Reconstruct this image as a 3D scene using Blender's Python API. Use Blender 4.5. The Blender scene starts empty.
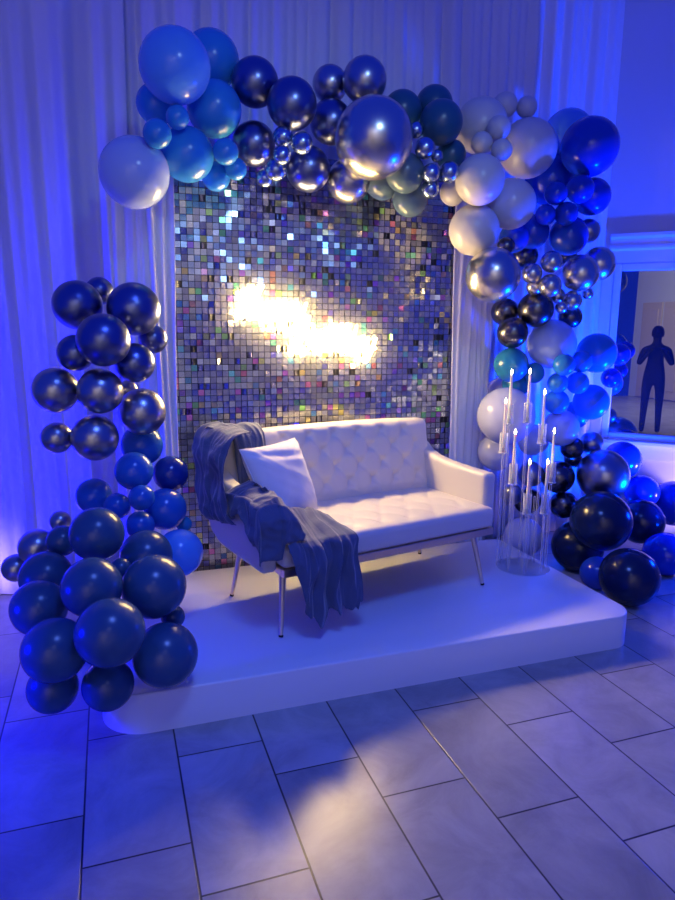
import bpy, bmesh, math, random
from mathutils import Vector, Matrix, noise

sc = bpy.context.scene
COL = sc.collection
PI = math.pi

# ------------------------------------------------------------------ camera
cam_data = bpy.data.cameras.new('camera')
cam = bpy.data.objects.new('camera', cam_data)
COL.objects.link(cam)
sc.camera = cam
F_PX, PITCH, ROLL, YAW, EYE = 659.6, 0.1810, 0.00821, 0.33171, 1.5
cam_data.sensor_fit = 'AUTO'
cam_data.sensor_width = 36.0
cam_data.lens = F_PX / 900.0 * 36.0
cam_data.clip_start = 0.02
fw = Vector((math.sin(YAW), math.cos(YAW), 0))
xr = Vector((math.cos(YAW), -math.sin(YAW), 0))
fwd = fw * math.cos(PITCH) + Vector((0, 0, -math.sin(PITCH)))
up = fw * math.sin(PITCH) + Vector((0, 0, math.cos(PITCH)))
cr = xr * math.cos(ROLL) + up * math.sin(ROLL)
cu = -xr * math.sin(ROLL) + up * math.cos(ROLL)
m = Matrix((cr, cu, -fwd)).transposed().to_4x4()
m.translation = (0, 0, EYE)
cam.matrix_world = m

# ------------------------------------------------------------------ world, lamps, exposure
world = bpy.data.worlds.new('world')
sc.world = world
world.use_nodes = True
bg = world.node_tree.nodes['Background']
bg.inputs['Color'].default_value = (0.018, 0.055, 1.0, 1)
bg.inputs['Strength'].default_value = 0.55
sc.view_settings.view_transform = 'Standard'
sc.view_settings.look = 'None'
sc.view_settings.exposure = 0.0
sc.view_settings.gamma = 1.0
sc.view_settings.use_curve_mapping = False


def lamp(name, kind, loc, target, energy, color, size=0.1, angle=60, blend=0.6):
    d = bpy.data.lights.new(name, kind)
    d.energy = energy
    d.color = color
    if kind == 'AREA':
        d.shape = 'DISK'
        d.size = size
    else:
        d.shadow_soft_size = size
    if kind == 'SPOT':
        d.spot_size = math.radians(angle)
        d.spot_blend = blend
    o = bpy.data.objects.new(name, d)
    COL.objects.link(o)
    o.location = loc
    dv = Vector(target) - Vector(loc)
    o.rotation_euler = dv.to_track_quat('-Z', 'Y').to_euler()
    return o


# blue wash lights standing on the floor at either side of the set
lamp('uplight_west', 'SPOT', (-1.55, 3.05, 0.15), (-0.72, 3.9, 0.8), 540, (0.0, 0.0, 1.0), 0.08, 78, 1.0)
lamp('uplight_drape', 'SPOT', (-0.78, 3.62, 0.06), (-0.70, 3.97, 0.16), 12, (0.42, 0.28, 1.0), 0.05, 80, 1.0)
lamp('floor_wash_west', 'SPOT', (-1.25, 2.35, 0.55), (-0.45, 2.15, 0.0), 120, (0.0, 0.0, 1.0), 0.1, 105, 1.0)
lamp('uplight_east', 'SPOT', (3.55, 2.85, 0.30), (2.95, 3.8, 1.70), 720, (0.0, 0.042, 1.0), 0.08, 100, 1.0)
lamp('floor_wash_east', 'SPOT', (3.75, 2.75, 0.6), (2.95, 2.6, 0.1), 70, (0.0, 0.03, 1.0), 0.1, 110, 1.0)
lamp('uplight_corner', 'SPOT', (3.12, 3.78, 0.10), (3.15, 3.9, 1.4), 60, (0.0, 0.06, 1.0), 0.06, 120, 1.0)
lamp('uplight_window', 'SPOT', (4.02, 3.08, 0.28), (3.72, 3.70, 0.42), 95, (0.42, 0.30, 1.0), 0.07, 75, 0.7)
# ceiling lamp above the photographer, an added fill for the centre, and a lamp at the far end of the room
lamp('ceiling_downlight', 'SPOT', (-0.1, -0.9, 2.75), (1.0, 3.0, 1.1), 10, (0.50, 0.58, 1.0), 0.025, 75, 0.8)
lamp('centre_fill', 'SPOT', (0.9, -0.2, 3.4), (1.2, 3.8, 1.9), 95, (0.34, 0.58, 1.0), 0.12, 46, 1.0)  # added fill, no such fixture: lifts red and green on the central drape
lamp('ceiling_wash', 'SPOT', (0.5, 0.9, 3.4), (1.1, 2.45, 0.1), 185, (0.10, 0.21, 1.0), 0.35, 66, 0.8)
lamp('room_lamp', 'AREA', (-1.6, -1.6, 3.2), (-2.6, -3.2, 1.2), 150, (0.95, 0.86, 0.80), 0.6)

# ------------------------------------------------------------------ materials


def mat(name, color, rough=0.5, metal=0.0, **kw):
    m = bpy.data.materials.new(name)
    m.use_nodes = True
    b = m.node_tree.nodes['Principled BSDF']
    b.inputs['Base Color'].default_value = (*color, 1)
    b.inputs['Roughness'].default_value = rough
    b.inputs['Metallic'].default_value = metal
    for k, v in kw.items():
        b.inputs[k.replace('_', ' ')].default_value = v
    return m


def nodes(m):
    nt = m.node_tree
    return nt, nt.nodes['Principled BSDF'], (lambda t: nt.nodes.new(t)), nt.links.new


def add_bump(m, scale, strength, dist=0.002, detail=4):
    nt, b, new, link = nodes(m)
    tc = new('ShaderNodeTexCoord')
    n = new('ShaderNodeTexNoise')
    n.inputs['Scale'].default_value = scale
    n.inputs['Detail'].default_value = detail
    bp = new('ShaderNodeBump')
    bp.inputs['Strength'].default_value = strength
    bp.inputs['Distance'].default_value = dist
    link(tc.outputs['Object'], n.inputs['Vector'])
    link(n.outputs['Fac'], bp.inputs['Height'])
    link(bp.outputs['Normal'], b.inputs['Normal'])
    return m


def emit(name, color, strength):
    m = mat(name, (0, 0, 0), 0.5)
    b = m.node_tree.nodes['Principled BSDF']
    b.inputs['Emission Color'].default_value = (*color, 1)
    b.inputs['Emission Strength'].default_value = strength
    return m


M = {}
M['wall'] = add_bump(mat('painted_wall', (0.62, 0.62, 0.64), 0.7), 60, 0.05)
M['trim'] = mat('painted_trim', (0.75, 0.75, 0.77), 0.4)
M['beige'] = mat('beige_door_paint', (0.62, 0.50, 0.38), 0.5)
M['drape'] = add_bump(mat('sheer_drape', (0.78, 0.78, 0.80), 0.9, Sheen_Weight=0.15), 300, 0.08)
M['stage'] = add_bump(mat('white_gloss_stage', (0.80, 0.80, 0.82), 0.28), 3, 0.03, 0.01)
M['leather'] = add_bump(mat('white_leatherette', (0.62, 0.58, 0.54), 0.42), 260, 0.12, 0.001)
M['cotton'] = add_bump(mat('white_cotton', (0.72, 0.70, 0.69), 0.85, Sheen_Weight=0.2), 220, 0.15, 0.001)
M['gold'] = mat('champagne_metal', (0.85, 0.70, 0.50), 0.28, 1.0)
M['rubber'] = mat('black_rubber', (0.02, 0.02, 0.02), 0.6)
m = bpy.data.materials.new('clear_acrylic')
m.use_nodes = True
nt, b, new, link = m.node_tree, m.node_tree.nodes['Principled BSDF'], m.node_tree.nodes.new, m.node_tree.links.new
b.inputs['Base Color'].default_value = (0.85, 0.88, 0.95, 1)
b.inputs['Roughness'].default_value = 0.05
tr = new('ShaderNodeBsdfTransparent')
tr.inputs['Color'].default_value = (0.96, 0.97, 0.99, 1)
fz = new('ShaderNodeLayerWeight')
fz.inputs['Blend'].default_value = 0.55
mx = new('ShaderNodeMixShader')
link(fz.outputs['Facing'], mx.inputs['Fac'])
link(tr.outputs[0], mx.inputs[1])
link(b.outputs[0], mx.inputs[2])
link(mx.outputs[0], m.node_tree.nodes['Material Output'].inputs['Surface'])
M['acrylic'] = m
M['wax'] = mat('ivory_wax', (0.90, 0.82, 0.70), 0.45, Subsurface_Weight=0.3)
M['flame'] = emit('candle_flame', (1.0, 0.80, 0.50), 45)
M['neon'] = emit('warm_white_neon', (1.0, 0.68, 0.24), 175)
M['board'] = mat('black_backing_board', (0.015, 0.016, 0.02), 0.5)
M['black'] = mat('dark_cloth', (0.03, 0.035, 0.05), 0.9)
M['skin'] = mat('skin', (0.45, 0.28, 0.20), 0.55)
M['hair'] = mat('dark_hair', (0.03, 0.02, 0.02), 0.6)
M['jeans'] = mat('dark_trousers', (0.05, 0.06, 0.10), 0.9)

# throw: loose gauze weave
m = mat('navy_gauze', (0.06, 0.085, 0.18), 0.85, Sheen_Weight=0.35)
M['throw'] = add_bump(m, 140, 0.5, 0.003, 6)

# glass of the window: mirrors the dim room, dark night behind it
m = bpy.data.materials.new('window_glass')
m.use_nodes = True
nt, b, new, link = nodes(m)
b.inputs['Base Color'].default_value = (0.02, 0.025, 0.04, 1)
b.inputs['Roughness'].default_value = 0.02
gl = new('ShaderNodeBsdfGlossy')
gl.inputs['Roughness'].default_value = 0.0
gl.inputs['Color'].default_value = (0.8, 0.85, 0.9, 1)
mx = new('ShaderNodeMixShader')
mx.inputs['Fac'].default_value = 0.40
link(b.outputs[0], mx.inputs[1])
link(gl.outputs[0], mx.inputs[2])
link(mx.outputs[0], nt.nodes['Material Output'].inputs['Surface'])
M['pane'] = m

# floor tiles: staggered planks, thin dark joints, clouded stone
m = mat('stone_tiles', (0.3, 0.3, 0.3), 0.30, Specular_IOR_Level=0.7)
nt, b, new, link = nodes(m)


def mth(op, a, c=None, d=None):
    n = new('ShaderNodeMath')
    n.operation = op
    for i, v in enumerate((a, c, d)):
        if v is None:
            continue
        if isinstance(v, (int, float)):
            n.inputs[i].default_value = v
        else:
            link(v, n.inputs[i])
    return n.outputs[0]


tc = new('ShaderNodeTexCoord')
sep = new('ShaderNodeSeparateXYZ')
link(tc.outputs['Object'], sep.inputs[0])
TW, TL = 0.3056, 0.618
cu_ = mth('DIVIDE', mth('ADD', sep.outputs[0], 0.1466), TW)
ci = mth('FLOOR', cu_)
fu = mth('SUBTRACT', cu_, ci)
stag = mth('MULTIPLY', mth('FLOORED_MODULO', ci, 3.0), 0.2)
cv = mth('DIVIDE', mth('ADD', mth('SUBTRACT', sep.outputs[1], 1.757), stag), TL)
vi = mth('FLOOR', cv)
fv = mth('SUBTRACT', cv, vi)
eu = mth('MULTIPLY', mth('MINIMUM', fu, mth('SUBTRACT', 1.0, fu)), TW)
ev = mth('MULTIPLY', mth('MINIMUM', fv, mth('SUBTRACT', 1.0, fv)), TL)
edge = mth('MINIMUM', eu, ev)
joint = new('ShaderNodeMapRange')
joint.inputs['From Min'].default_value = 0.0020
joint.inputs['From Max'].default_value = 0.0040
link(edge, joint.inputs['Value'])
comb = new('ShaderNodeCombineXYZ')
link(ci, comb.inputs[0])
link(vi, comb.inputs[1])
wn = new('ShaderNodeTexWhiteNoise')
link(comb.outputs[0], wn.inputs['Vector'])
off = new('ShaderNodeVectorMath')
off.operation = 'MULTIPLY_ADD'
off.inputs[1].default_value = (7, 7, 7)
link(wn.outputs['Color'], off.inputs[0])
link(tc.outputs['Object'], off.inputs[2])
cl = new('ShaderNodeTexNoise')
cl.inputs['Scale'].default_value = 4.0
cl.inputs['Detail'].default_value = 8
cl.inputs['Roughness'].default_value = 0.65
cl.inputs['Distortion'].default_value = 0.6
link(off.outputs[0], cl.inputs['Vector'])
ramp = new('ShaderNodeValToRGB')
ramp.color_ramp.elements[0].position = 0.3
ramp.color_ramp.elements[0].color = (0.27, 0.265, 0.26, 1)
ramp.color_ramp.elements[1].position = 0.75
ramp.color_ramp.elements[1].color = (0.50, 0.49, 0.475, 1)
link(cl.outputs['Fac'], ramp.inputs['Fac'])
br = new('ShaderNodeMix')
br.data_type = 'RGBA'
br.blend_type = 'MULTIPLY'
br.inputs['Factor'].default_value = 0.25
link(ramp.outputs['Color'], br.inputs['A'])
link(wn.outputs['Value'], br.inputs['B'])
jm = new('ShaderNodeMix')
jm.data_type = 'RGBA'
jm.inputs['A'].default_value = (0.012, 0.012, 0.015, 1)
link(joint.outputs[0], jm.inputs['Factor'])
link(br.outputs['Result'], jm.inputs['B'])
link(jm.outputs['Result'], b.inputs['Base Color'])
hsum = mth('ADD', joint.outputs[0], mth('MULTIPLY', cl.outputs['Fac'], 0.25))
bp = new('ShaderNodeBump')
bp.inputs['Strength'].default_value = 0.35
bp.inputs['Distance'].default_value = 0.003
link(hsum, bp.inputs['Height'])
link(bp.outputs['Normal'], b.inputs['Normal'])
M['tiles'] = m

# sequins: mirrored squares, a few of them holographic
m = mat('mirror_sequins', (0.7, 0.7, 0.72), 0.22, 0.85)
nt, b, new, link = nodes(m)
gi = new('ShaderNodeNewGeometry')
wn = new('ShaderNodeTexWhiteNoise')
wn.noise_dimensions = '1D'
link(gi.outputs['Random Per Island'], wn.inputs['W'])
hs = new('ShaderNodeHueSaturation')
hs.inputs['Color'].default_value = (0.16, 0.60, 0.75, 1)
hs.inputs['Saturation'].default_value = 1.1
link(wn.outputs['Value'], hs.inputs['Hue'])
thr = mth('GREATER_THAN', gi.outputs['Random Per Island'], 0.84)
sm = new('ShaderNodeMix')
sm.data_type = 'RGBA'
sm.inputs['A'].default_value = (0.42, 0.44, 0.48, 1)
link(mth('MULTIPLY', thr, 0.62), sm.inputs['Factor'])
link(hs.outputs['Color'], sm.inputs['B'])
link(sm.outputs['Result'], b.inputs['Base Color'])
M['sequin'] = m

# balloons
BM = {
    'sky': mat('sky_blue_latex', (0.10, 0.33, 0.85), 0.22),
    'azure': mat('azure_latex', (0.03, 0.25, 0.66), 0.25),
    'aqua': mat('aqua_latex', (0.02, 0.21, 0.44), 0.25),
    'pale': mat('pale_blue_latex', (0.42, 0.54, 0.86), 0.20),
    'bluelit': mat('bluelit_white_latex', (0.46, 0.50, 0.72), 0.26),  # white latex with the blue light falling on it put into the colour
    'white': mat('white_latex', (0.60, 0.58, 0.60), 0.28),
    'royal': mat('royal_blue_latex', (0.01, 0.05, 0.48), 0.18),
    'blue': mat('blue_latex', (0.02, 0.12, 0.50), 0.22),
    'navyblue': mat('deep_blue_latex', (0.01, 0.035, 0.25), 0.18),
    'navy': mat('navy_latex', (0.005, 0.013, 0.06), 0.20),
    'slate': mat('slate_blue_latex', (0.03, 0.085, 0.19), 0.26),
    'teal': mat('dark_teal_latex', (0.02, 0.09, 0.19), 0.30),
    'tealgrey': mat('grey_teal_latex', (0.09, 0.15, 0.21), 0.25),
    'chsilver': mat('silver_chrome_latex', (0.62, 0.59, 0.56), 0.27, 1.0),
    'chsteel': mat('steel_chrome_latex', (0.40, 0.41, 0.50), 0.29, 1.0),
    'chgun': mat('gunmetal_chrome_latex', (0.42, 0.42, 0.46), 0.29, 1.0),
    'chnavy': mat('navy_chrome_latex', (0.17, 0.20, 0.38), 0.29, 1.0),
    'chblue': mat('blue_chrome_latex', (0.36, 0.46, 0.64), 0.26, 1.0),
    'chblack': mat('black_chrome_latex', (0.14, 0.14, 0.17), 0.27, 1.0),
}

# ------------------------------------------------------------------ helpers


def obj(name, bm, material, parent=None, smooth=True, sharp=None):
    me = bpy.data.meshes.new(name)
    bm.normal_update()
    bm.to_mesh(me)
    bm.free()
    if smooth:
        me.polygons.foreach_set('use_smooth', [True] * len(me.polygons))
        if sharp:
            me.set_sharp_from_angle(angle=math.radians(sharp))
    me.materials.append(material)
    o = bpy.data.objects.new(name, me)
    COL.objects.link(o)
    if parent:
        o.parent = parent
    return o


def tag(o, label, cat, group=None, kind=None):
    o['label'] = label
    o['category'] = cat
    if group:
        o['group'] = group
    if kind:
        o['kind'] = kind
    return o


def thing(name, label, cat, loc=(0, 0, 0), rotz=0.0, group=None):
    o = bpy.data.objects.new(name, None)
    o.empty_display_size = 0.1
    COL.objects.link(o)
    o.location = loc
    o.rotation_euler = (0, 0, rotz)
    return tag(o, label, cat, group)


def struct(name, bm, material, parent=None, smooth=False):
    o = obj(name, bm, material, parent, smooth)
    if not parent:
        o['kind'] = 'structure'
    return o


def box(bm, a, c, mtx=None):
    g = bmesh.ops.create_cube(bm, size=1.0)
    vs = g['verts']
    for v in vs:
        v.co = Vector([a[i] + (c[i] - a[i]) * (v.co[i] + 0.5) for i in range(3)])
        if mtx:
            v.co = mtx @ v.co
    return vs


def bevel_all(bm, w, seg=2, angle=None):
    es = [e for e in bm.edges if len(e.link_faces) == 2 and e.calc_face_angle(0) > (angle or 0.5)]
    bmesh.ops.bevel(bm, geom=es, offset=w, segments=seg, profile=0.6, affect='EDGES')


def prism(bm, pts, h0, h1, axis=2):
    def mk(p, h):
        return {2: (p[0], p[1], h), 0: (h, p[0], p[1]), 1: (p[0], h, p[1])}[axis]
    a = [bm.verts.new(mk(p, h0)) for p in pts]
    c = [bm.verts.new(mk(p, h1)) for p in pts]
    n = len(pts)
    bm.faces.new(a[::-1])
    bm.faces.new(c)
    for i in range(n):
        bm.faces.new((a[i], a[(i + 1) % n], c[(i + 1) % n], c[i]))
    bmesh.ops.recalc_face_normals(bm, faces=bm.faces)


def catmull(pts, n=8):
    P = [Vector(p) for p in pts]
    out = []
    for i in range(len(P) - 1):
        p0 = P[max(i - 1, 0)]
        p1, p2 = P[i], P[i + 1]
        p3 = P[min(i + 2, len(P) - 1)]
        for k in range(n):
            t = k / n
            out.append(0.5 * (2 * p1 + (p2 - p0) * t + (2 * p0 - 5 * p1 + 4 * p2 - p3) * t * t + (-p0 + 3 * p1 - 3 * p2 + p3) * t ** 3))
    out.append(P[-1])
    return out


def tube(bm, pts, r, seg=10, caps=True):
    pts = [Vector(p) for p in pts]
    n = len(pts)
    rs = r if isinstance(r, (list, tuple)) else [r] * n
    rings = []
    ref = None
    for i in range(n):
        d = (pts[min(i + 1, n - 1)] - pts[max(i - 1, 0)])
        d.normalize()
        if ref is None:
            ref = Vector((0, 0, 1)) if abs(d.z) < 0.9 else Vector((1, 0, 0))
        a = ref - d * ref.dot(d)
        if a.length < 1e-5:
            a = d.orthogonal()
        a.normalize()
        ref = a
        c = d.cross(a)
        rings.append([bm.verts.new(pts[i] + (a * math.cos(2 * PI * k / seg) + c * math.sin(2 * PI * k / seg)) * rs[i]) for k in range(seg)])
    for i in range(n - 1):
        for k in range(seg):
            bm.faces.new((rings[i][k], rings[i][(k + 1) % seg], rings[i + 1][(k + 1) % seg], rings[i + 1][k]))
    if caps:
        bm.faces.new(rings[0][::-1])
        bm.faces.new(rings[-1])


def lathe(bm, prof, seg=24, c=(0, 0, 0)):
    rings = []
    for r, z in prof:
        if r < 1e-6:
            rings.append([bm.verts.new((c[0], c[1], c[2] + z))])
        else:
            rings.append([bm.verts.new((c[0] + r * math.cos(2 * PI * k / seg), c[1] + r * math.sin(2 * PI * k / seg), c[2] + z)) for k in range(seg)])
    for A, B_ in zip(rings[:-1], rings[1:]):
        for k in range(seg):
            k2 = (k + 1) % seg
            if len(A) == 1 and len(B_) == 1:
                continue
            if len(A) == 1:
                bm.faces.new((A[0], B_[k2], B_[k]))
            elif len(B_) == 1:
                bm.faces.new((A[k], A[k2], B_[0]))
            else:
                bm.faces.new((A[k], A[k2], B_[k2], B_[k]))
    bmesh.ops.recalc_face_normals(bm, faces=bm.faces)


def grid_surface(bm, fn, nu, nv, thick=0.0):
    g = [[bm.verts.new(fn(i / nu, j / nv)) for j in range(nv + 1)] for i in range(nu + 1)]
    fs = []
    for i in range(nu):
        for j in range(nv):
            fs.append(bm.faces.new((g[i][j], g[i + 1][j], g[i + 1][j + 1], g[i][j + 1])))
    if thick:
        bmesh.ops.recalc_face_normals(bm, faces=fs)
        bmesh.ops.solidify(bm, geom=fs, thickness=thick)
    return g


def rbox(bm, lo, hi, r, n, disp=None):
    """rounded box of fine quads; disp(p, normal) moves each vertex"""
    lo, hi = Vector(lo), Vector(hi)
    nx, ny, nz = n
    cnt = (nx, ny, nz)
    verts = {}

    def vert(i, j, k):
        key = (i, j, k)
        if key in verts:
            return verts[key]
        p = Vector([lo[a] + (hi[a] - lo[a]) * (key[a] / cnt[a]) for a in range(3)])
        q = Vector([min(max(p[a], lo[a] + r), hi[a] - r) for a in range(3)])
        d = p - q
        nrm = d.normalized() if d.length > 1e-9 else Vector((0, 0, 0))
        if d.length > 1e-9:
            p = q + nrm * r
        if disp:
            p = disp(p, nrm)
        verts[key] = bm.verts.new(p)
        return verts[key]
    for ax in range(3):
        b_, c_ = [(1, 2), (2, 0), (0, 1)][ax]
        for side in (0, cnt[ax]):
            for i in range(cnt[b_]):
                for j in range(cnt[c_]):
                    q = []
                    for di, dj in ((0, 0), (1, 0), (1, 1), (0, 1)):
                        key = [0, 0, 0]
                        key[ax] = side
                        key[b_] = i + di
                        key[c_] = j + dj
                        q.append(vert(*key))
                    bm.faces.new(q if side else q[::-1])


def copy_obj(o, parent=None):
    c = o.copy()
    COL.objects.link(c)
    if parent:
        c.parent = parent
    return c


def copy_tree(o, parent=None):
    c = copy_obj(o, parent)
    for ch in [x for x in o.children]:
        copy_tree(ch, c)
    return c


# ================================================================== THE ROOM
bm = bmesh.new()
box(bm, (-5, -4.5, -0.1), (5.5, 5.2, 0))
struct('floor', bm, M['tiles'])

bm = bmesh.new()
box(bm, (-5, 4.12, 0), (3.1, 4.24, 4.2))
struct('wall_back', bm, M['wall'])

bm = bmesh.new()
box(bm, (-5, -4.45, 0), (3.2, -4.35, 4.2))
struct('wall_rear', bm, M['wall'])
bm = bmesh.new()
for k in range(4):
    x0 = -4.75 + k * 0.62
    box(bm, (x0, -4.35, 0.02), (x0 + 0.56, -4.31, 2.15))
    box(bm, (x0 + 0.08, -4.31, 0.2), (x0 + 0.48, -4.295, 2.0))
bevel_all(bm, 0.006, 1)
struct('door_1', bm, M['beige'])

# diagonal wall with the window, frame of its own: x along the wall, y into the room's outside, z up
AL = math.radians(44.5)
NW = Vector((math.sin(AL), math.cos(AL), 0))
TWv = Vector((math.cos(AL), -math.sin(AL), 0))
WM = Matrix((TWv, NW, Vector((0, 0, 1)))).transposed().to_4x4()
WM.translation = NW * 5.25
WX0, WX1, WZ0, WZ1 = -0.272, 1.25, 0.765, 1.925
bm = bmesh.new()
FX0, FX1, FZ0, FZ1 = WX0 - 0.05, WX1 + 0.05, WZ0 - 0.05, WZ1 + 0.05
for a, c in (((-1.5, FZ1), (3.0, 4.2)), ((-1.5, 0), (3.0, FZ0)), ((-1.5, FZ0), (FX0, FZ1)), ((FX1, FZ0), (3.0, FZ1))):
    box(bm, (a[0], 0, a[1]), (c[0], 0.12, c[1]))
w = struct('wall_right', bm, M['wall'])
w.matrix_world = WM
win = bpy.data.objects.new('window_1', None)
COL.objects.link(win)
win.matrix_world = WM
win['kind'] = 'structure'
bm = bmesh.new()
for a, c in (((FX0, FZ0), (WX0, FZ1)), ((WX1, FZ0), (FX1, FZ1)), ((WX0, FZ0), (WX1, WZ0)), ((WX0, WZ1), (WX1, FZ1))):
    box(bm, (a[0], -0.012, a[1]), (c[0], 0.10, c[1]))
bevel_all(bm, 0.006, 1)
obj('window_frame', bm, M['trim'], win, False)
bm = bmesh.new()
box(bm, (WX0, 0.02, WZ0), (WX1, 0.03, WZ1))
obj('window_pane', bm, M['pane'], win, False)
bm = bmesh.new()
box(bm, (FX0 - 0.03, -0.05, FZ0 - 0.028), (FX1 + 0.03, 0.02, FZ0))
bevel_all(bm, 0.006, 2)
obj('window_sill', bm, M['trim'], win, False)
bm = bmesh.new()
box(bm, (FX0 - 0.02, -0.018, FZ0 - 0.135), (FX1 + 0.02, 0, FZ0 - 0.028))
obj('window_apron', bm, M['trim'], win, False)
# moulded head casing and the upright casing beside the drape
bm = bmesh.new()
prof = [(0, 1.98), (-0.016, 1.98), (-0.016, 2.06), (-0.03, 2.075), (-0.03, 2.09), (-0.018, 2.10), (-0.018, 2.14), (-0.045, 2.155), (-0.045, 2.175), (0, 2.18)]
prism(bm, prof, -0.36, 2.2, axis=0)
t1 = struct('trim_1', bm, M['trim'])
t1.matrix_world = WM
bm = bmesh.new()
box(bm, (-0.40, -0.02, 0), (-0.325, 0, 1.975))
bevel_all(bm, 0.005, 2)
t2 = struct('trim_2', bm, M['trim'])
t2.matrix_world = WM
bm = bmesh.new()
box(bm, (-1.3, -0.02, 0), (3.0, 0, 0.12))
bevel_all(bm, 0.005, 2)
bs = struct('baseboard_right', bm, M['trim'])
bs.matrix_world = WM


# ================================================================== DRAPES
def drape(name, label, u0, u1, v, z1, amp, waves, seed, thick=0.004, group=None, flare=0.0):
    rnd = random.Random(seed)
    comps = [(waves * (0.6 + 0.9 * rnd.random()), rnd.random() * 6.28, 0.4 + 0.6 * rnd.random()) for _ in range(5)]
    tot = sum(c[2] for c in comps)
    W = u1 - u0

    def fn(s, t):
        z = z1 * t
        ph = 0.25 * math.sin(2.1 * t + seed)
        d = sum(c[2] * math.sin(c[0] * 2 * PI * s + c[1] + ph * (1 + 0.2 * i)) for i, c in enumerate(comps)) / tot
        fine = 0.25 * math.sin(2 * PI * s * waves * 2.7 + 1.3 + 0.5 * math.sin(3 * t))
        k = 0.75 + 0.35 * (1 - t)
        return Vector((u0 + W * s + 0.012 * math.sin(5 * t + 9 * s) + flare * (1 - t) * (s - 0.5), v + amp * k * (d * 1.7 + fine), z + 0.004))
    bm = bmesh.new()
    grid_surface(bm, fn, max(40, int(W * 170)), 22, thick)
    o = obj(name, bm, M['drape'])
    return tag(o, label, 'drape', group)


g = 'floor-length white drapes of the back wall'
drape('backdrop_drape', 'long sheer white drape filling the wall left of the arch, flooded with blue', -2.6, 0.16, 3.96, 4.05, 0.045, 11, 3, group=g)
drape('backdrop_drape', 'long sheer white drape behind the arch and sequin wall, reaching to the window wall', 0.10, 3.40, 4.02, 4.05, 0.036, 18, 8, group=g)
g = 'narrow gathered drapes flanking the sequin wall'
drape('side_drape', 'narrow gathered white drape hanging along the left edge of the sequin wall', 0.035, 0.345, 3.632, 2.28, 0.011, 5, 5, group=g)
drape('side_drape', 'narrow gathered white drape hanging along the right edge of the sequin wall', 1.985, 2.26, 3.632, 2.28, 0.011, 5, 6, group=g)

# ================================================================== PLATFORM
ST = 0.163


def round_rect(x0, x1, y0, y1, rr, n=10):
    pts = []
    for (cx, cy, a0, r) in ((x1 - rr[0], y1 - rr[0], 0, rr[0]), (x0 + rr[1], y1 - rr[1], 90, rr[1]), (x0 + rr[2], y0 + rr[2], 180, rr[2]), (x1 - rr[3], y0 + rr[3], 270, rr[3])):
        for k in range(n + 1):
            a = math.radians(a0 + 90 * k / n)
            pts.append((cx + r * math.cos(a), cy + r * math.sin(a)))
    return pts


bm = bmesh.new()
prism(bm, round_rect(-0.095, 2.352, 2.352, 3.575, (0.06, 0.06, 0.17, 0.12)), 0.0, ST)
es = [e for e in bm.edges if all(abs(v.co.z - ST) < 1e-5 for v in e.verts)]
bmesh.ops.bevel(bm, geom=es, offset=0.008, segments=3, profile=0.5, affect='EDGES')
tag(obj('stage_platform', bm, M['stage'], sharp=35), 'low white platform with rounded corners under the sofa', 'platform')

# ================================================================== SEQUIN WALL
sw = thing('sequin_wall', 'tall silver shimmer wall of small square mirror sequins behind the sofa', 'backdrop', (1.16, 3.67, 0))
PX0, PX1, PZ1 = -0.845, 0.845, 2.42
bm = bmesh.new()
box(bm, (PX0, 0.0, 0), (PX1, 0.03, PZ1))
obj('backing_board', bm, M['board'], sw, False)
rnd = random.Random(11)
bm = bmesh.new()
PIT = 0.0338
ncol, nrow = int((PX1 - PX0) / PIT), int(PZ1 / PIT)
for i in range(ncol):
    for j in range(nrow):
        cx = PX0 + (i + 0.5) * PIT
        cz = PZ1 - (j + 0.5) * PIT
        wob = noise.noise(Vector((i * 0.12, j * 0.09, 3.3)))
        wob2 = noise.noise(Vector((i * 0.10, j * 0.11, 9.1)))
        tx = rnd.gauss(-0.03, 0.07) + 0.16 * wob          # nod about x
        tz = rnd.gauss(0, 0.08) + 0.16 * wob2             # swing about z
        if rnd.random() < 0.06:
            tz += rnd.choice((-1, 1)) * rnd.uniform(0.4, 1.1)
        R = Matrix.Rotation(tz, 3, 'Z') @ Matrix.Rotation(tx, 3, 'X')
        h = PIT * 0.458
        c = Vector((cx, -0.016, cz + h))
        q = [R @ Vector(p) for p in ((-h, 0, -2 * h), (h, 0, -2 * h), (h, 0, 0), (-h, 0, 0))]
        nn = R @ Vector((0, 1, 0)) * 0.0006
        fr = [bm.verts.new(c + p - nn) for p in q]
        bk = [bm.verts.new(c + p + nn) for p in q]
        bm.faces.new(fr)
        bm.faces.new(bk[::-1])
        for k in range(4):
            bm.faces.new((fr[k], bk[k], bk[(k + 1) % 4], fr[(k + 1) % 4]))
so = obj('sequins', bm, M['sequin'], sw, False)
so['kind'] = 'stuff'

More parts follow.
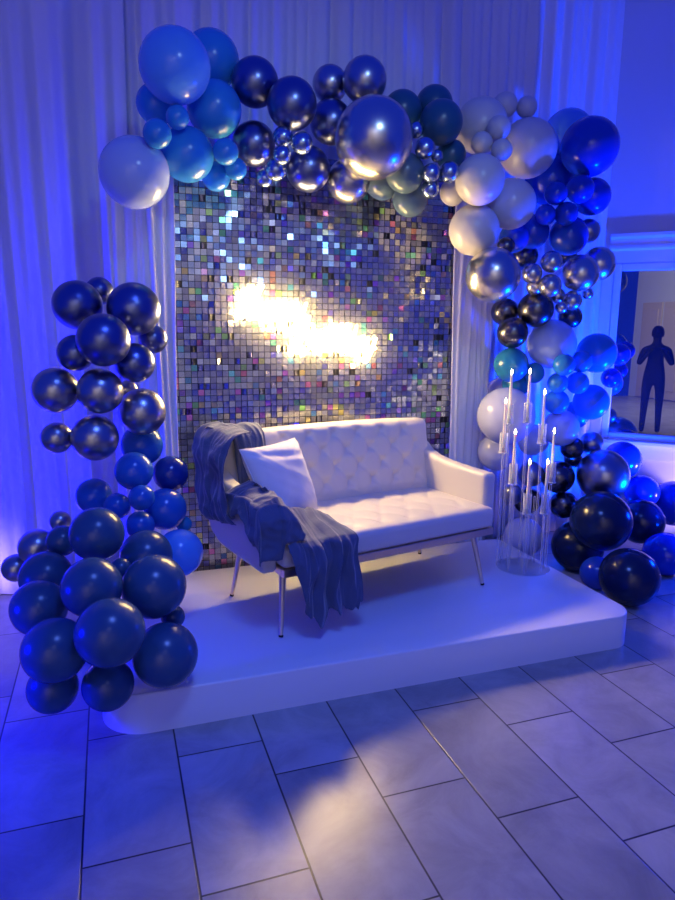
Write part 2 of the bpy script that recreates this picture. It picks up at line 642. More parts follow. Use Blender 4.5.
# ================================================================== NEON SIGN
GL = {
    'H': (1.45, [[(-.05, 1.45), (.2, 1.85), (.5, 1.9), (.35, 1.0), (.1, .05), (-.2, .1)], [(1.35, 2.0), (1.05, 1.2), (.95, .3), (1.1, 0), (1.4, .15)], [(.1, .85), (.35, 1.1), (.8, 1.0), (1.15, 1.05)]]),
    'a': (1.12, [[(.82, .85), (.48, 1.0), (.12, .65), (.1, .2), (.4, 0), (.7, .3), (.87, .95), (.8, .3), (.95, 0), (1.15, .15)]]),
    'p': (1.0, [[(0, .15), (.28, 1.0), (.1, 0), (-.05, -.75)], [(.12, .3), (.38, .85), (.66, 1.0), (.86, .65), (.68, .15), (.38, 0), (.2, .12)], [(.6, .06), (1.0, .15)]]),
    'y': (1.05, [[(0, .8), (.1, 1), (.08, .4), (.3, 0), (.62, .3), (.82, 1.0), (.62, -.2), (.35, -.8), (.05, -.65), (.3, -.2), (1.0, .25)]]),
    'B': (1.3, [[(.42, 1.9), (.25, 1.0), (.05, 0)], [(-.25, 1.45), (.1, 1.9), (.8, 1.98), (1.05, 1.55), (.75, 1.1), (.35, 1.0)], [(.5, 1.02), (1.05, .9), (1.08, .35), (.6, -.03), (-.1, -.05), (-.45, .25), (-.3, .5)]]),
    'i': (.48, [[(0, .15), (.22, 1.0), (.12, .25), (.3, 0), (.5, .15)], [(.28, 1.35), (.32, 1.45)]]),
    'r': (.72, [[(0, .15), (.2, 1.08), (.3, .85), (.58, .92), (.5, .3), (.62, 0), (.78, .15)]]),
    't': (.58, [[(0, .15), (.32, 1.65), (.15, .3), (.35, 0), (.6, .15)], [(-.05, 1.1), (.6, 1.18)]]),
    'h': (.92, [[(0, .15), (.38, 1.6), (.32, 1.9), (.16, 1.6), (.05, 0), (.12, .5), (.38, .95), (.62, .85), (.56, .2), (.75, 0), (.95, .15)]]),
    'd': (1.12, [[(.82, .85), (.48, 1.0), (.12, .65), (.1, .2), (.4, 0), (.7, .3), (1.0, 1.9), (.82, .3), (.95, 0), (1.15, .15)]]),
}


def word(bm, txt, x0, z0, width, xh, slant=0.22):
    adv = sum(GL[c][0] for c in txt)
    sx = width / adv
    x = 0
    for c in txt:
        a, strokes = GL[c]
        for s in strokes:
            pts = [(x0 + (x + px) * sx + slant * pz * xh, 0, z0 + pz * xh) for px, pz in s]
            tube(bm, catmull(pts, 5), 0.0064, 7)
        x += a


ns = thing('neon_sign', 'glowing warm white neon script sign reading Happy Birthday on the sequin wall', 'neon sign', (1.043, 3.59, 1.302))
ns.scale = (0.993, 1.0, 0.993)
bm = bmesh.new()
word(bm, 'Happy', -0.365, 0.254, 0.365, 0.088)
obj('neon_word', bm, M['neon'], ns)
bm = bmesh.new()
word(bm, 'Birthday', -0.05, 0.075, 0.475, 0.076)
obj('neon_word', bm, M['neon'], ns)
for x, z in ((-0.3, 0.30), (-0.02, 0.28), (0.05, 0.11), (0.38, 0.11)):
    bm = bmesh.new()
    tube(bm, [(x, 0.0, z), (x, 0.059, z)], 0.005, 8)
    obj('standoff', bm, M['acrylic'], ns)

# ================================================================== SOFA
SO = Vector((0.653, 2.640, ST))
SA = math.radians(13.0)
sofa = thing('sofa', 'white tufted two-seat sofa on slim champagne metal legs', 'sofa', SO, SA)


def tufts(us, pts, w, depth):
    def f(x, y):
        d = 0.0
        for px, py in pts:
            r2 = ((x - px) ** 2 + (y - py) ** 2) / (w * w)
            if r2 < 9:
                d += math.exp(-r2) * depth
        return d
    return f


seat_pts = [(-0.012 + 1.235 * (k + 0.5 + 0.5 * (r % 2)) / 7.5, 0.04 + 0.125 * r) for r in range(4) for k in range(7)]
sf = tufts(None, seat_pts, 0.03, 0.008)


def crease(x, y, sx, sy, w, depth):
    """diagonal pleats between the tufts"""
    a = (x / sx + y / sy) % 1.0
    b_ = (x / sx - y / sy) % 1.0
    a = min(a, 1 - a) * sx
    b_ = min(b_, 1 - b_) * sx
    return depth * (math.exp(-(a / w) ** 2) + math.exp(-(b_ / w) ** 2))


def seat_disp(p, n):
    if n.z > 0.5 or p.z > 0.42:
        e = max(0, min(1, (p.x + 0.012) / 0.08, (1.223 - p.x) / 0.08, (p.y + 0.055) / 0.08))
        p = p.copy()
        p.z -= sf(p.x, p.y) * e
        p.z += 0.006 * e
        p.z -= 0.004 * e * min(1, crease(p.x + 0.012 - 1.235 * 0.5 / 7.5, p.y - 0.04, 0.1647, 0.25, 0.014, 1))
    return p


bm = bmesh.new()
rbox(bm, (-0.013, -0.055, 0.327), (1.224, 0.52, 0.436), 0.032, (96, 48, 10), seat_disp)
obj('seat_cushion', bm, M['leather'], sofa)

# backrest, leaning, diamond tufted on its front
back_pts = [(0.09 + 0.15 * (k + 0.5 * (r % 2)), 0.05 + 0.085 * r) for r in range(4) for k in range(8 if r % 2 == 0 else 7)]
bf = tufts(None, back_pts, 0.026, 0.019)


def back_disp(p, n):
    q = p.copy()
    s = (p.x - 0.6) / 0.66
    t = (p.z - 0.36) / 0.47
    tr = p.z - 0.47
    if p.y < 0.05:
        e = max(0, min(1, (p.x + 0.03) / 0.1, (1.22 - p.x) / 0.1, (0.83 - p.z) / 0.05, (p.z - 0.44) / 0.04))
        q.y += bf(p.x, tr) * e - 0.012 * e
        q.y += 0.007 * e * min(1, crease(p.x - 0.09, tr - 0.05, 0.15, 0.17, 0.010, 1))
    q.x += 0.02 * s * t
    q.z += 0.012 * (1 - s * s) * max(0, t)
    q.y += 0.50 + 0.22 * (p.z - 0.45) - 0.03 * s * s * 1.0
    return q


bm = bmesh.new()
rbox(bm, (-0.04, 0.0, 0.36), (1.235, 0.095, 0.825), 0.032, (126, 8, 56), back_disp)
obj('backrest', bm, M['leather'], sofa)

ATOP = [(-0.02, .602), (0.05, .604), (0.15, .606), (0.30, .614), (0.42, .628), (0.50, .650), (0.57, .695), (0.63, .725), (0.69, .735)]
ABOT = [(-0.02, .300), (0.25, .298), (0.48, .300), (0.58, .330), (0.64, .400), (0.69, .480)]


def lin(tab, y):
    for (a, p), (c, q) in zip(tab, tab[1:]):
        if y <= c:
            k = (y - a) / (c - a)
            k = k * k * (3 - 2 * k) * 0.5 + k * 0.5
            return p + (q - p) * k
    return tab[-1][1]


def arm_disp(p, n):
    z0, z1 = lin(ABOT, p.y), lin(ATOP, p.y)
    return Vector((p.x, p.y, z0 + (p.z - 0.30) / 0.30 * (z1 - z0)))


for x0, x1 in ((-0.086, -0.008), (1.200, 1.280)):
    bm = bmesh.new()
    rbox(bm, (x0, 0.006, 0.30), (x1, 0.685, 0.60), 0.024, (12, 72, 30), arm_disp)
    obj('armrest', bm, M['leather'], sofa)

bm = bmesh.new()
box(bm, (-0.008, -0.050, 0.290), (1.219, -0.022, 0.327))
box(bm, (-0.008, 0.52, 0.290), (1.219, 0.548, 0.327))
box(bm, (-0.008, -0.022, 0.290), (0.022, 0.52, 0.327))
box(bm, (1.189, -0.022, 0.290), (1.219, 0.52, 0.327))
bevel_all(bm, 0.003, 1)
obj('base_rail', bm, M['gold'], sofa, False)
bm = bmesh.new()
box(bm, (0.022, -0.022, 0.305), (1.189, 0.52, 0.326))
obj('underside', bm, M['black'], sofa, False)
for fx, fy, tx, ty in ((0.0, 0.0, 0.03, 0.035), (1.198, -0.012, 1.145, 0.035), (-0.006, 0.535, 0.04, 0.49), (1.228, 0.555, 1.145, 0.49)):
    bm = bmesh.new()
    tube(bm, [(fx + (tx - fx) * 0.035, fy + (ty - fy) * 0.035, 0.012), (tx, ty, 0.305)], [0.0095, 0.0165], 16)
    lg = obj('leg', bm, M['gold'], sofa, sharp=50)
    bm = bmesh.new()
    tube(bm, [(fx, fy, 0.0030), (fx + (tx - fx) * 0.035, fy + (ty - fy) * 0.035, 0.012)], 0.0105, 14)
    obj('foot_cap', bm, M['rubber'], lg, sharp=50)

# ================================================================== PILLOW
pil = thing('pillow', 'white square cotton pillow propped in the left corner of the sofa', 'pillow')
A_, T_ = math.radians(25), math.radians(25)
n_ = Vector((math.sin(A_) * math.cos(T_), -math.cos(A_) * math.cos(T_), math.sin(T_)))
r_ = Vector((math.cos(A_), math.sin(A_), 0))
u_ = n_.cross(r_)
if u_.z < 0:
    u_ = -u_
SM = Matrix.Translation(SO) @ Matrix.Rotation(SA, 4, 'Z')
PM = Matrix((r_, u_, n_)).transposed().to_4x4()
PM.translation = Vector((0.176, 0.325, 0.626))
pil.matrix_world = SM @ PM


def pillow_fn(side):
    def fn(s, t):
        a, c = 2 * s - 1, 2 * t - 1
        e = max(0, (1 - a ** 4)) * max(0, (1 - c ** 4))
        pin = 0.06
        x = a * 0.20 * (1 - pin * (1 - c * c)) + 0.01 * c * a
        y = c * 0.187 * (1 - pin * (1 - a * a))
        th = 0.072 * e ** 0.62
        wr = 0.004 * noise.noise(Vector((x * 14, y * 14, side * 5))) + 0.006 * noise.noise(Vector((x * 9 + y * 16, y * 5, 2 + side)))
        rad = math.exp(-((1 - abs(a)) ** 2 + (1 - abs(c)) ** 2) * 4)
        wr += 0.006 * rad * math.sin((a - c if a * c > 0 else a + c) * 22)
        if side > 0:   # the fold slumping from the top edge
            wr -= 0.016 * math.exp(-((c - 0.62 + 0.18 * a) / 0.10) ** 2) * math.exp(-(a / 0.75) ** 2)
        return Vector((x, y, side * (th + wr * e ** 0.5)))
    return fn


bm = bmesh.new()
grid_surface(bm, pillow_fn(1), 44, 44)
grid_surface(bm, pillow_fn(-1), 44, 44)
bmesh.ops.remove_doubles(bm, verts=bm.verts, dist=0.0008)
bmesh.ops.recalc_face_normals(bm, faces=bm.faces)
obj('cushion_cover', bm, M['cotton'], pil)
bm = bmesh.new()
loop = []
for k in range(80):
    q = k / 20
    s, t = ((q, 0), (1, q - 1), (3 - q, 1), (0, 4 - q))[int(q)]
    p = pillow_fn(1)(s, t)
    loop.append((p.x, p.y, 0))
loop.append(loop[0])
tube(bm, loop, 0.0028, 6, caps=False)
obj('piping', bm, M['cotton'], pil)

# ================================================================== THROW
bm = bmesh.new()


def path(pts, n=60):
    c = catmull(pts, 10)

    def f(t):
        x = t * (len(c) - 1)
        i = min(int(x), len(c) - 2)
        return c[i].lerp(c[i + 1], x - i)
    return f


def rid(s, t, fs, ft, sd):
    """soft ridges running along t"""
    w = 0.35 * noise.noise(Vector((s * 2.5, t * 2.5, sd + 9)))
    n = noise.noise(Vector((s * fs + w * fs * 0.25, t * ft + w, sd)))
    n2 = noise.noise(Vector((s * fs * 2.1 + 3, t * ft * 1.7 + w, sd + 4)))
    return max(0, 1 - 2.4 * abs(n)) * 0.75 + max(0, 1 - 2.4 * abs(n2)) * 0.22


# over the backrest and down behind the pillow
pa = path([(0, .735, .62), (0, .722, .76), (0, .675, .846), (0, .61, .858), (0, .545, .815), (0, .508, .70), (0, .480, .58), (0, .44, .50)])


def fa(s, t):
    p = pa(t)
    left = -0.065 + 0.080 * min(1, max(0, (t - 0.42) / 0.14))
    x = left + (0.19 - left) * s + 0.02 * (t - 0.5) * (1 - 2 * s) + 0.01 * noise.noise(Vector((s * 3, t * 6, 2)))
    f = 0.016 * rid(s, t, 3.4, 1.4, 21)
    up_ = 1 if 0.2 < t < 0.55 else 0
    return Vector((x, p.y - f * (1 if t > 0.4 else -1) * (1 - 0.6 * up_), p.z + f * 0.6 * up_ - 0.010 * max(0, 0.25 - s) / 0.25))


grid_surface(bm, fa, 70, 60)
# bunched down the outside of the back corner
pb = path([(0.03, 0, .852), (-0.05, 0, .838), (-0.094, 0, .76), (-0.098, 0, .66), (-0.108, 0, .56), (-0.108, 0, .49), (-0.098, 0, .455)])


def fb(s, t):
    p = pb(t)
    y = 0.35 + 0.20 * (1 - t) + (0.42 - 0.08 * t) * (s - 0.5) + 0.03 * t + 0.02 * noise.noise(Vector((s * 2, t * 6, 12)))
    f = 0.032 * rid(s, t, 4.5, 2.6, 31) + 0.012 * (1 + noise.noise(Vector((s * 4, t * 5, 1))))
    return Vector((p.x - f * min(1, 3 * t), y, p.z - 0.05 * (s - 0.4) * t * t + 0.4 * f * (t < .3)))


grid_surface(bm, fb, 60, 60)
# slung across the front of the arm and down over its end
hoop = path([(0.065, 0, .490), (0.045, 0, .535), (0.010, 0, .60), (-0.025, 0, .618), (-0.065, 0, .620), (-0.100, 0, .596), (-0.106, 0, .52), (-0.110, 0, .45), (-0.104, 0, .37)])


def fc(s, t):
    L = -0.23 + 0.53 * s + 0.03 * noise.noise(Vector((t * 4, 2, 8)))
    p = hoop(t * (0.90 + 0.06 * math.sin(s * 8)))
    q = min(1, max(0, L / 0.12))
    k2 = q * (1 - min(1, t / 0.36))
    x, z = p.x * (1 - k2) - 0.022 * k2, p.z * (1 - k2) + 0.620 * k2
    z += 0.10 * q * max(0, t - 0.6) / 0.4
    f = 0.038 * rid(s, t, 3.6, 2.0, 41) + 0.010 * (1 + noise.noise(Vector((s * 5, t * 5, 7))))
    k = min(1, max(0, (t - 0.35) / 0.25))
    if L > 0.13:
        x = min(x, -0.012)
        z = max(z, 0.612) if t < 0.4 else z
    if L < 0:
        z = min(z, 0.622 + L + 0.02 * math.exp(L * 40))
        y = -0.022 - 0.012 * min(1, -L / 0.04) + 0.05 * L - f * min(1, -L / 0.06)
        x = x * (1 - 0.15 * L) - f * k * 0.6
        if x > -0.03:
            z = max(z, 0.462)
            y -= 0.02
        return Vector((x, y, z))
    return Vector((x - f * k, L - 0.020, z + f * (1 - k)))


grid_surface(bm, fc, 80, 70)
# heaped on the seat in front of the pillow and falling over the front edge
pd = path([(0, 0.05, .450), (0, .04, .470), (0, .0, .466), (0, -.05, .452), (0, -.078, .438), (0, -.088, .38), (0, -.092, .29), (0, -.088, .20), (0, -.080, .10), (0, -.075, .03)])


def fd(s, t):
    tails = 0.085 * (1 + noise.noise(Vector((s * 7.5, 1.7, 5)))) + 0.02 * (1 + noise.noise(Vector((s * 19, 4.2, 5))))
    hem = 0.58 + 0.42 * min(1, max(0, s) / 0.30) - tails - 0.05 * (s > 0.96)
    tt = t * hem
    p = pd(tt)
    y = p.y
    if tt < 0.40:      # the heap reaches further back towards its right end
        y = p.y + (0.40 - tt) / 0.40 * (0.05 + 0.12 * math.sin(min(1, s * 1.15) * PI * 0.62))
    x = (0.02 + 0.28 * s) + 0.035 * min(1, tt / 0.4) * (s - 0.3) + 0.018 * noise.noise(Vector((s * 3, tt * 6, 22)))
    late = max(0, tt - 0.45) / 0.55
    x += late * (-0.015 + 0.035 * s) - 0.028 * (1 - s) * min(1, tt * 2.5)
    amp = 0.028 + 0.020 * min(1, tt * 2)
    d = (0.35 + 0.65 * min(1, max(0, (tt - 0.3) / 0.15))) * amp * rid(s, tt, 4.6, 1.5, 61) + 0.012 * (1 + noise.noise(Vector((s * 6, tt * 9, 4))))
    k = min(1, max(0, (tt - 0.28) / 0.16))
    edge = min(1, (1 - s) / 0.12)
    d += 0.060 * math.exp(-((tt - 0.10) / 0.11) ** 2) * math.sin(PI * min(1, 0.12 + s * 0.9)) * (0.8 + 0.5 * noise.noise(Vector((s * 5, 3, 3))))
    return Vector((x, y - d * k, p.z + d * (1 - k) - (1 - edge) * 0.010 * (1 - k)))


grid_surface(bm, fd, 150, 110)
th = obj('throw_blanket', bm, M['throw'])
sd = th.modifiers.new('thickness', 'SOLIDIFY')
sd.thickness = 0.003
sd.offset = 0.0
th.matrix_world = SM
tag(th, 'crumpled navy blue gauze throw draped over the left end of the sofa', 'blanket')

# ================================================================== CANDELABRA
cb = thing('candelabra', 'clear acrylic multi-arm candle stand at the right end of the platform', 'candle stand', (2.19, 3.07, ST))
bm = bmesh.new()
lathe(bm, [(0, 0), (0.148, 0), (0.150, 0.003), (0.148, 0.006), (0, 0.006)], 48)
pl = M['acrylic'].copy()
pl.name = 'clear_acrylic_plate'
pl.node_tree.nodes['Layer Weight'].inputs['Blend'].default_value = 0.12
obj('base_plate', bm, pl, cb, sharp=40)
CAND = [(2.114, 3.172, 1.279, 0), (2.218, 3.150, 1.284, 0), (2.280, 3.090, 1.172, 0), (2.052, 3.120, 1.125, 0), (2.070, 3.040, 0.964, 0), (2.292, 3.000, 0.966, 0), (2.117, 2.960, 0.810, 0), (2.225, 2.950, 0.806, 0)]
CL = ['ivory taper candle, left of the two tallest ones in the clear stand',
      'ivory taper candle, right of the two tallest ones in the clear stand',
      'ivory taper candle third in height, against the azure balloons',
      'ivory taper candle farthest left, in front of the big white balloon',
      'ivory taper candle of middle height on the left, before the white balloon',
      'ivory taper candle farthest right, in front of the pale balloon',
      'ivory taper candle standing lowest on the left, before the steel chrome balloon',
      'ivory taper candle standing lowest on the right, before the black chrome balloon']
CH = 0.275
cand0 = None
stem0 = None
for (x, y, z, _), lab in zip(CAND, CL):
    lx, ly = x - 2.19, y - 3.07
    zc = z - CH - 0.018 - ST           # candle foot above the platform
    bm = bmesh.new()
    tube(bm, [(lx, ly, 0.006), (lx, ly, zc - 0.012)], 0.0066, 10)
    st = obj('stem', bm, M['acrylic'], cb, sharp=50)
    bm = bmesh.new()
    lathe(bm, [(0, -0.014), (0.008, -0.014), (0.010, -0.008), (0.026, -0.004), (0.028, 0.0), (0.014, 0.002), (0.0145, 0.028), (0.0105, 0.028), (0.0105, 0.0), (0, 0.0)], 20, (lx, ly, zc))
    obj('candle_cup', bm, M['acrylic'], st, sharp=40)
    bm = bmesh.new()
    lathe(bm, [(0.0225, 0.0), (0.0225, 0.11), (0.0212, 0.11), (0.0212, 0.0)], 24, (lx, ly, zc + 0.001))
    obj('glass_sleeve', bm, M['acrylic'], st, sharp=40)
    if cand0 is None:
        cand0 = thing('taper_candle', lab, 'candle', (x, y, zc + ST + 0.0006), 0, 'taper candles in the clear stand')
        bm = bmesh.new()
        lathe(bm, [(0, 0), (0.0098, 0), (0.0095, 0.1), (0.0068, CH - 0.01), (0.0055, CH - 0.002), (0, CH)], 16)
        obj('wax_taper', bm, M['wax'], cand0, sharp=50)
        bm = bmesh.new()
        lathe(bm, [(0, CH - 0.001), (0.0045, CH + 0.004), (0.0062, CH + 0.010), (0.0045, CH + 0.019), (0.0018, CH + 0.026), (0, CH + 0.030)], 12)
        obj('flame', bm, M['flame'], cand0)
    else:
        c = copy_tree(cand0)
        c.location = (x, y, zc + ST + 0.0006)
        c['label'] = lab
# slim extra rods that brace the stand
for k in range(5):
    a = 0.5 + k * 1.26
    bm = bmesh.new()
    tube(bm, [(0.10 * math.cos(a), 0.10 * math.sin(a), 0.008), (0.10 * math.cos(a), 0.10 * math.sin(a), 0.40 + 0.05 * k)], 0.0052, 8)
    obj('rod', bm, M['acrylic'], cb, sharp=50)

# ================================================================== BALLOONS: x, y, z, radius, latex, garland run, label
GROUPS = [
    'blue balloons at the left end of the arch',
    'chrome balloons along the top of the arch',
    'dark teal balloons right of the giant silver balloon',
    'white balloons at the right shoulder of the arch',
    'royal blue balloons below the white shoulder',
    'silver and black chrome balloons in the right column',
    'light balloons in the lower right column',
    'dark balloons piled on the floor at the right',
    'navy and gunmetal chrome balloons at the top of the left column',
    'blue balloons at the waist of the left column',
    'slate blue balloons piled at the left of the platform',
]
BALLS = [
    (0.331, 3.149, 2.607, 0.1517, 'sky', 0, 'big egg-shaped sky blue balloon at the upper left corner of the arch'),
    (0.539, 3.489, 2.775, 0.1350, 'azure', 0, 'azure balloon half hidden behind the big sky blue corner balloon'),
    (0.530, 3.363, 2.518, 0.1273, 'azure', 0, 'azure balloon left of the topmost navy chrome balloon'),
    (0.263, 3.362, 2.511, 0.0900, 'azure', 0, 'shaded azure balloon sticking out left under the big sky blue corner balloon'),
    (0.335, 3.153, 2.404, 0.0504, 'azure', 0, 'small azure balloon tucked just below the big sky blue corner balloon'),
    (0.241, 3.080, 2.309, 0.0594, 'azure', 0, 'small azure balloon just above the pale balloon at the left end of the arch'),
    (0.387, 3.289, 2.287, 0.1220, 'azure', 0, 'azure balloon hanging over the top left of the sequin wall'),
    (0.552, 3.210, 2.295, 0.0583, 'azure', 0, 'small azure balloon between the low azure balloon and the navy chrome ones'),
    (0.617, 3.309, 2.247, 0.0513, 'azure', 0, 'small azure balloon lowest beside the navy chrome balloons'),
    (0.535, 3.396, 2.224, 0.0689, 'azure', 0, 'smallish azure balloon at the bottom edge over the sequins'),
    (0.147, 3.212, 2.173, 0.1516, 'pale', 0, 'large pale glossy balloon at the left end of the arch over the side drape'),
    (0.729, 3.377, 2.662, 0.1129, 'chnavy', 1, 'dark navy chrome balloon topmost at the left of the chrome run'),
    (0.726, 3.406, 2.392, 0.1058, 'chnavy', 1, 'dark navy chrome balloon below another, beside the small azure balloons'),
    (0.876, 3.244, 2.543, 0.1178, 'chnavy', 1, 'navy chrome balloon above the pair of small chrome balloons'),
    (0.824, 3.215, 2.385, 0.0483, 'chblue', 1, 'small steel chrome balloon, upper left of the little cluster of chrome balloons'),
    (0.807, 3.168, 2.294, 0.0424, 'chblue', 1, 'small steel chrome balloon directly under its twin in the little cluster'),
    (0.901, 3.161, 2.353, 0.0503, 'chblue', 1, 'small steel chrome balloon, right one of the little cluster of three'),
    (0.797, 3.249, 2.246, 0.0514, 'chblue', 1, 'small steel chrome balloon hanging lowest under the little cluster'),
    (0.763, 3.334, 2.222, 0.0430, 'chblue', 1, 'smallest steel chrome balloon at the lower edge next to the azure ones'),
    (0.995, 3.380, 2.292, 0.1110, 'chnavy', 1, 'navy chrome balloon low over the sequins with a bright glint underneath'),
    (1.138, 3.449, 2.546, 0.1106, 'chnavy', 1, 'dark chrome balloon squeezed behind the left of the giant silver balloon'),
    (1.149, 3.502, 2.744, 0.0910, 'chsteel', 1, 'steel chrome balloon behind the topmost of the chrome run'),
    (1.280, 3.347, 2.728, 0.1104, 'chsteel', 1, 'steel chrome balloon standing on top of the giant silver balloon'),
    (1.248, 3.127, 2.397, 0.1870, 'chsilver', 1, 'giant silver chrome balloon at the middle of the arch top'),
    (1.217, 3.393, 2.255, 0.1115, 'chsilver', 1, 'silver chrome balloon peeping out below the giant silver balloon'),
    (1.516, 3.409, 2.627, 0.1026, 'teal', 2, 'dark teal balloon behind the upper right of the giant silver balloon'),
    (1.724, 3.456, 2.692, 0.1003, 'teal', 2, 'dark teal balloon topmost of the teal ones'),
    (1.686, 3.293, 2.557, 0.1115, 'teal', 2, 'dark teal balloon in front, next to the white balloons'),
    (1.479, 3.270, 2.289, 0.1002, 'tealgrey', 2, 'grey teal balloon below right of the giant silver balloon'),
    (1.574, 3.406, 2.192, 0.0948, 'tealgrey', 2, 'lowest grey teal balloon hanging over the sequins'),
    (1.540, 3.172, 2.391, 0.0522, 'chblue', 2, 'small blue chrome balloon, highest of the five among the teal ones'),
    (1.617, 3.190, 2.365, 0.0307, 'chblue', 2, 'tiny blue chrome bead of a balloon amid the teal ones'),
    (1.570, 3.157, 2.274, 0.0451, 'chblue', 2, 'small blue chrome balloon left of the pair below the tiny bead'),
    (1.682, 3.179, 2.291, 0.0523, 'chblue', 2, 'small blue chrome balloon right of the pair, touching the white balloon'),
    (1.602, 3.226, 2.212, 0.0463, 'chblue', 2, 'small blue chrome balloon lowest among the teal ones'),
    (1.799, 3.384, 2.429, 0.0793, 'teal', 2, 'dark teal balloon in shadow behind the small blue chrome ones'),
    (1.542, 3.287, 2.505, 0.0401, 'chblue', 2, 'small blue chrome balloon peeping past the right edge of the giant silver one'),
    (1.463, 3.522, 2.298, 0.1017, 'tealgrey', 2, 'grey teal balloon mostly hidden under the giant silver balloon'),
    (2.020, 3.462, 2.618, 0.1470, 'white', 3, 'big white balloon at the back of the shoulder, under the smaller ones'),
    (2.317, 3.439, 2.522, 0.1619, 'white', 3, 'biggest white balloon on the right of the shoulder'),
    (1.861, 3.176, 2.266, 0.1268, 'white', 3, 'white balloon in front beside the small blue chrome pair'),
    (2.135, 3.301, 2.186, 0.1348, 'white', 3, 'white balloon below the biggest white one, above the blue balloons'),
    (1.911, 3.299, 2.037, 0.1358, 'white', 3, 'lowest white balloon, just above the big silver balloon'),
    (1.812, 3.370, 2.238, 0.0718, 'white', 3, 'white balloon mostly hidden behind two others at the sequin edge'),
    (2.185, 3.491, 2.752, 0.0691, 'white', 3, 'small white balloon standing highest of the shoulder'),
    (2.308, 3.459, 2.746, 0.0582, 'white', 3, 'small white balloon on top of the biggest white one'),
    (2.013, 3.264, 2.555, 0.0622, 'white', 3, 'small white balloon between the back one and the biggest one'),
    (1.925, 3.281, 2.476, 0.0570, 'white', 3, 'small white balloon above the front white balloon'),
    (2.002, 3.211, 2.432, 0.0556, 'white', 3, 'small white balloon with a blue sheen in the middle of the shoulder'),
    (2.790, 3.716, 2.709, 0.1535, 'sky', 4, 'light blue balloon behind the topmost royal blue balloon'),
    (2.707, 3.399, 2.555, 0.1654, 'royal', 4, 'big glossy royal blue balloon farthest out at the top right of the arch'),
    (2.811, 3.474, 2.301, 0.1096, 'royal', 4, 'royal blue balloon under the big outermost royal one'),
    (2.644, 3.378, 2.315, 0.0800, 'royal', 4, 'smaller royal blue balloon overlapping its neighbour under the outermost one'),
    (2.437, 3.318, 2.265, 0.0637, 'royal', 4, 'small royal blue balloon right of the white balloon'),
    (2.389, 3.336, 2.149, 0.0574, 'royal', 4, 'small royal blue balloon right below the lower white balloon'),
    (2.515, 3.320, 2.161, 0.0656, 'royal', 4, 'small royal blue balloon above the wide royal one'),
    (2.659, 3.690, 2.427, 0.1530, 'royal', 4, 'royal blue balloon deep behind the small ones and the biggest white one'),
    (2.238, 3.411, 2.025, 0.0846, 'royal', 4, 'royal blue balloon wedged between the lowest white one and the silver cluster'),
    (2.401, 3.474, 2.075, 0.0984, 'royal', 4, 'royal blue balloon behind the small ones, above the silver cluster'),
    (2.620, 3.422, 2.057, 0.1136, 'royal', 4, 'wide royal blue balloon resting on the silver cluster'),
    (2.821, 3.500, 2.106, 0.0722, 'chsteel', 4, 'steel chrome balloon half hidden right of the wide royal blue one'),
    (1.962, 3.170, 1.792, 0.1440, 'chsilver', 5, 'big silver chrome balloon over the right side drape'),
    (2.350, 3.201, 1.877, 0.0598, 'chsilver', 5, 'small silver balloon, topmost of the small silver cluster'),
    (2.259, 3.246, 1.815, 0.0564, 'chsilver', 5, 'small silver balloon nearest the big silver one'),
    (2.320, 3.301, 1.750, 0.0487, 'chsilver', 5, 'little silver balloon under the one nearest the big silver one'),
    (2.342, 3.190, 1.748, 0.0628, 'chsilver', 5, 'small silver balloon at the front of the small silver cluster'),
    (2.632, 3.309, 1.833, 0.1072, 'chsilver', 5, 'silver balloon with blue light below it, right of the small cluster'),
    (2.864, 3.437, 1.907, 0.1021, 'chsilver', 5, 'silver balloon farthest right, behind another silver one'),
    (2.579, 3.296, 1.676, 0.0567, 'chsilver', 5, 'small silver balloon hanging under the pair of silver ones'),
    (2.497, 3.281, 1.636, 0.0358, 'chsilver', 5, 'tiny silver balloon beside the one hanging lowest'),
    (2.717, 3.334, 1.721, 0.0339, 'chsilver', 5, 'tiny silver balloon under the farthest right silver one'),
    (2.545, 3.393, 1.706, 0.0497, 'chsilver', 5, 'little silver balloon behind the front of the small cluster'),
    (2.380, 3.363, 1.624, 0.1035, 'chblack', 5, 'black chrome balloon below the small silver cluster'),
    (2.235, 3.369, 1.489, 0.0899, 'chblack', 5, 'black chrome balloon lowest, at the edge of the right side drape'),
    (2.273, 3.518, 1.611, 0.0828, 'chblack', 5, 'black chrome balloon in shadow under the big silver balloon'),
    (2.442, 3.602, 1.952, 0.0842, 'chblack', 5, 'black chrome balloon behind the small silver cluster near the top'),
    (2.141, 3.338, 1.968, 0.0496, 'chblack', 5, 'small black chrome balloon between the lowest white and big silver ones'),
    (2.675, 3.426, 1.585, 0.0718, 'chblack', 5, 'black chrome balloon hidden behind the tiny silver one'),
    (2.709, 3.560, 1.965, 0.0730, 'chblack', 5, 'black chrome balloon behind the topmost small silver one'),
    (2.530, 3.396, 1.423, 0.1462, 'pale', 6, 'pale blue-white balloon topmost of the lower right column'),
    (2.258, 3.400, 1.300, 0.1020, 'aqua', 6, 'aqua balloon left of the pale one, behind the tallest candles'),
    (2.412, 3.386, 1.251, 0.0619, 'aqua', 6, 'small aqua balloon behind the second tall candle'),
    (2.372, 3.507, 1.176, 0.0849, 'aqua', 6, 'aqua balloon deep behind the two tall candles'),
    (2.878, 3.408, 1.367, 0.1223, 'azure', 6, 'bright azure balloon nearest the window frame'),
    (2.496, 3.222, 1.308, 0.0638, 'azure', 6, 'small azure balloon just below the pale blue-white one'),
    (2.708, 3.338, 1.319, 0.0667, 'azure', 6, 'small azure balloon left of the bright one by the window frame'),
    (2.506, 3.280, 1.198, 0.0598, 'azure', 6, 'small azure balloon right of the third candle flame'),
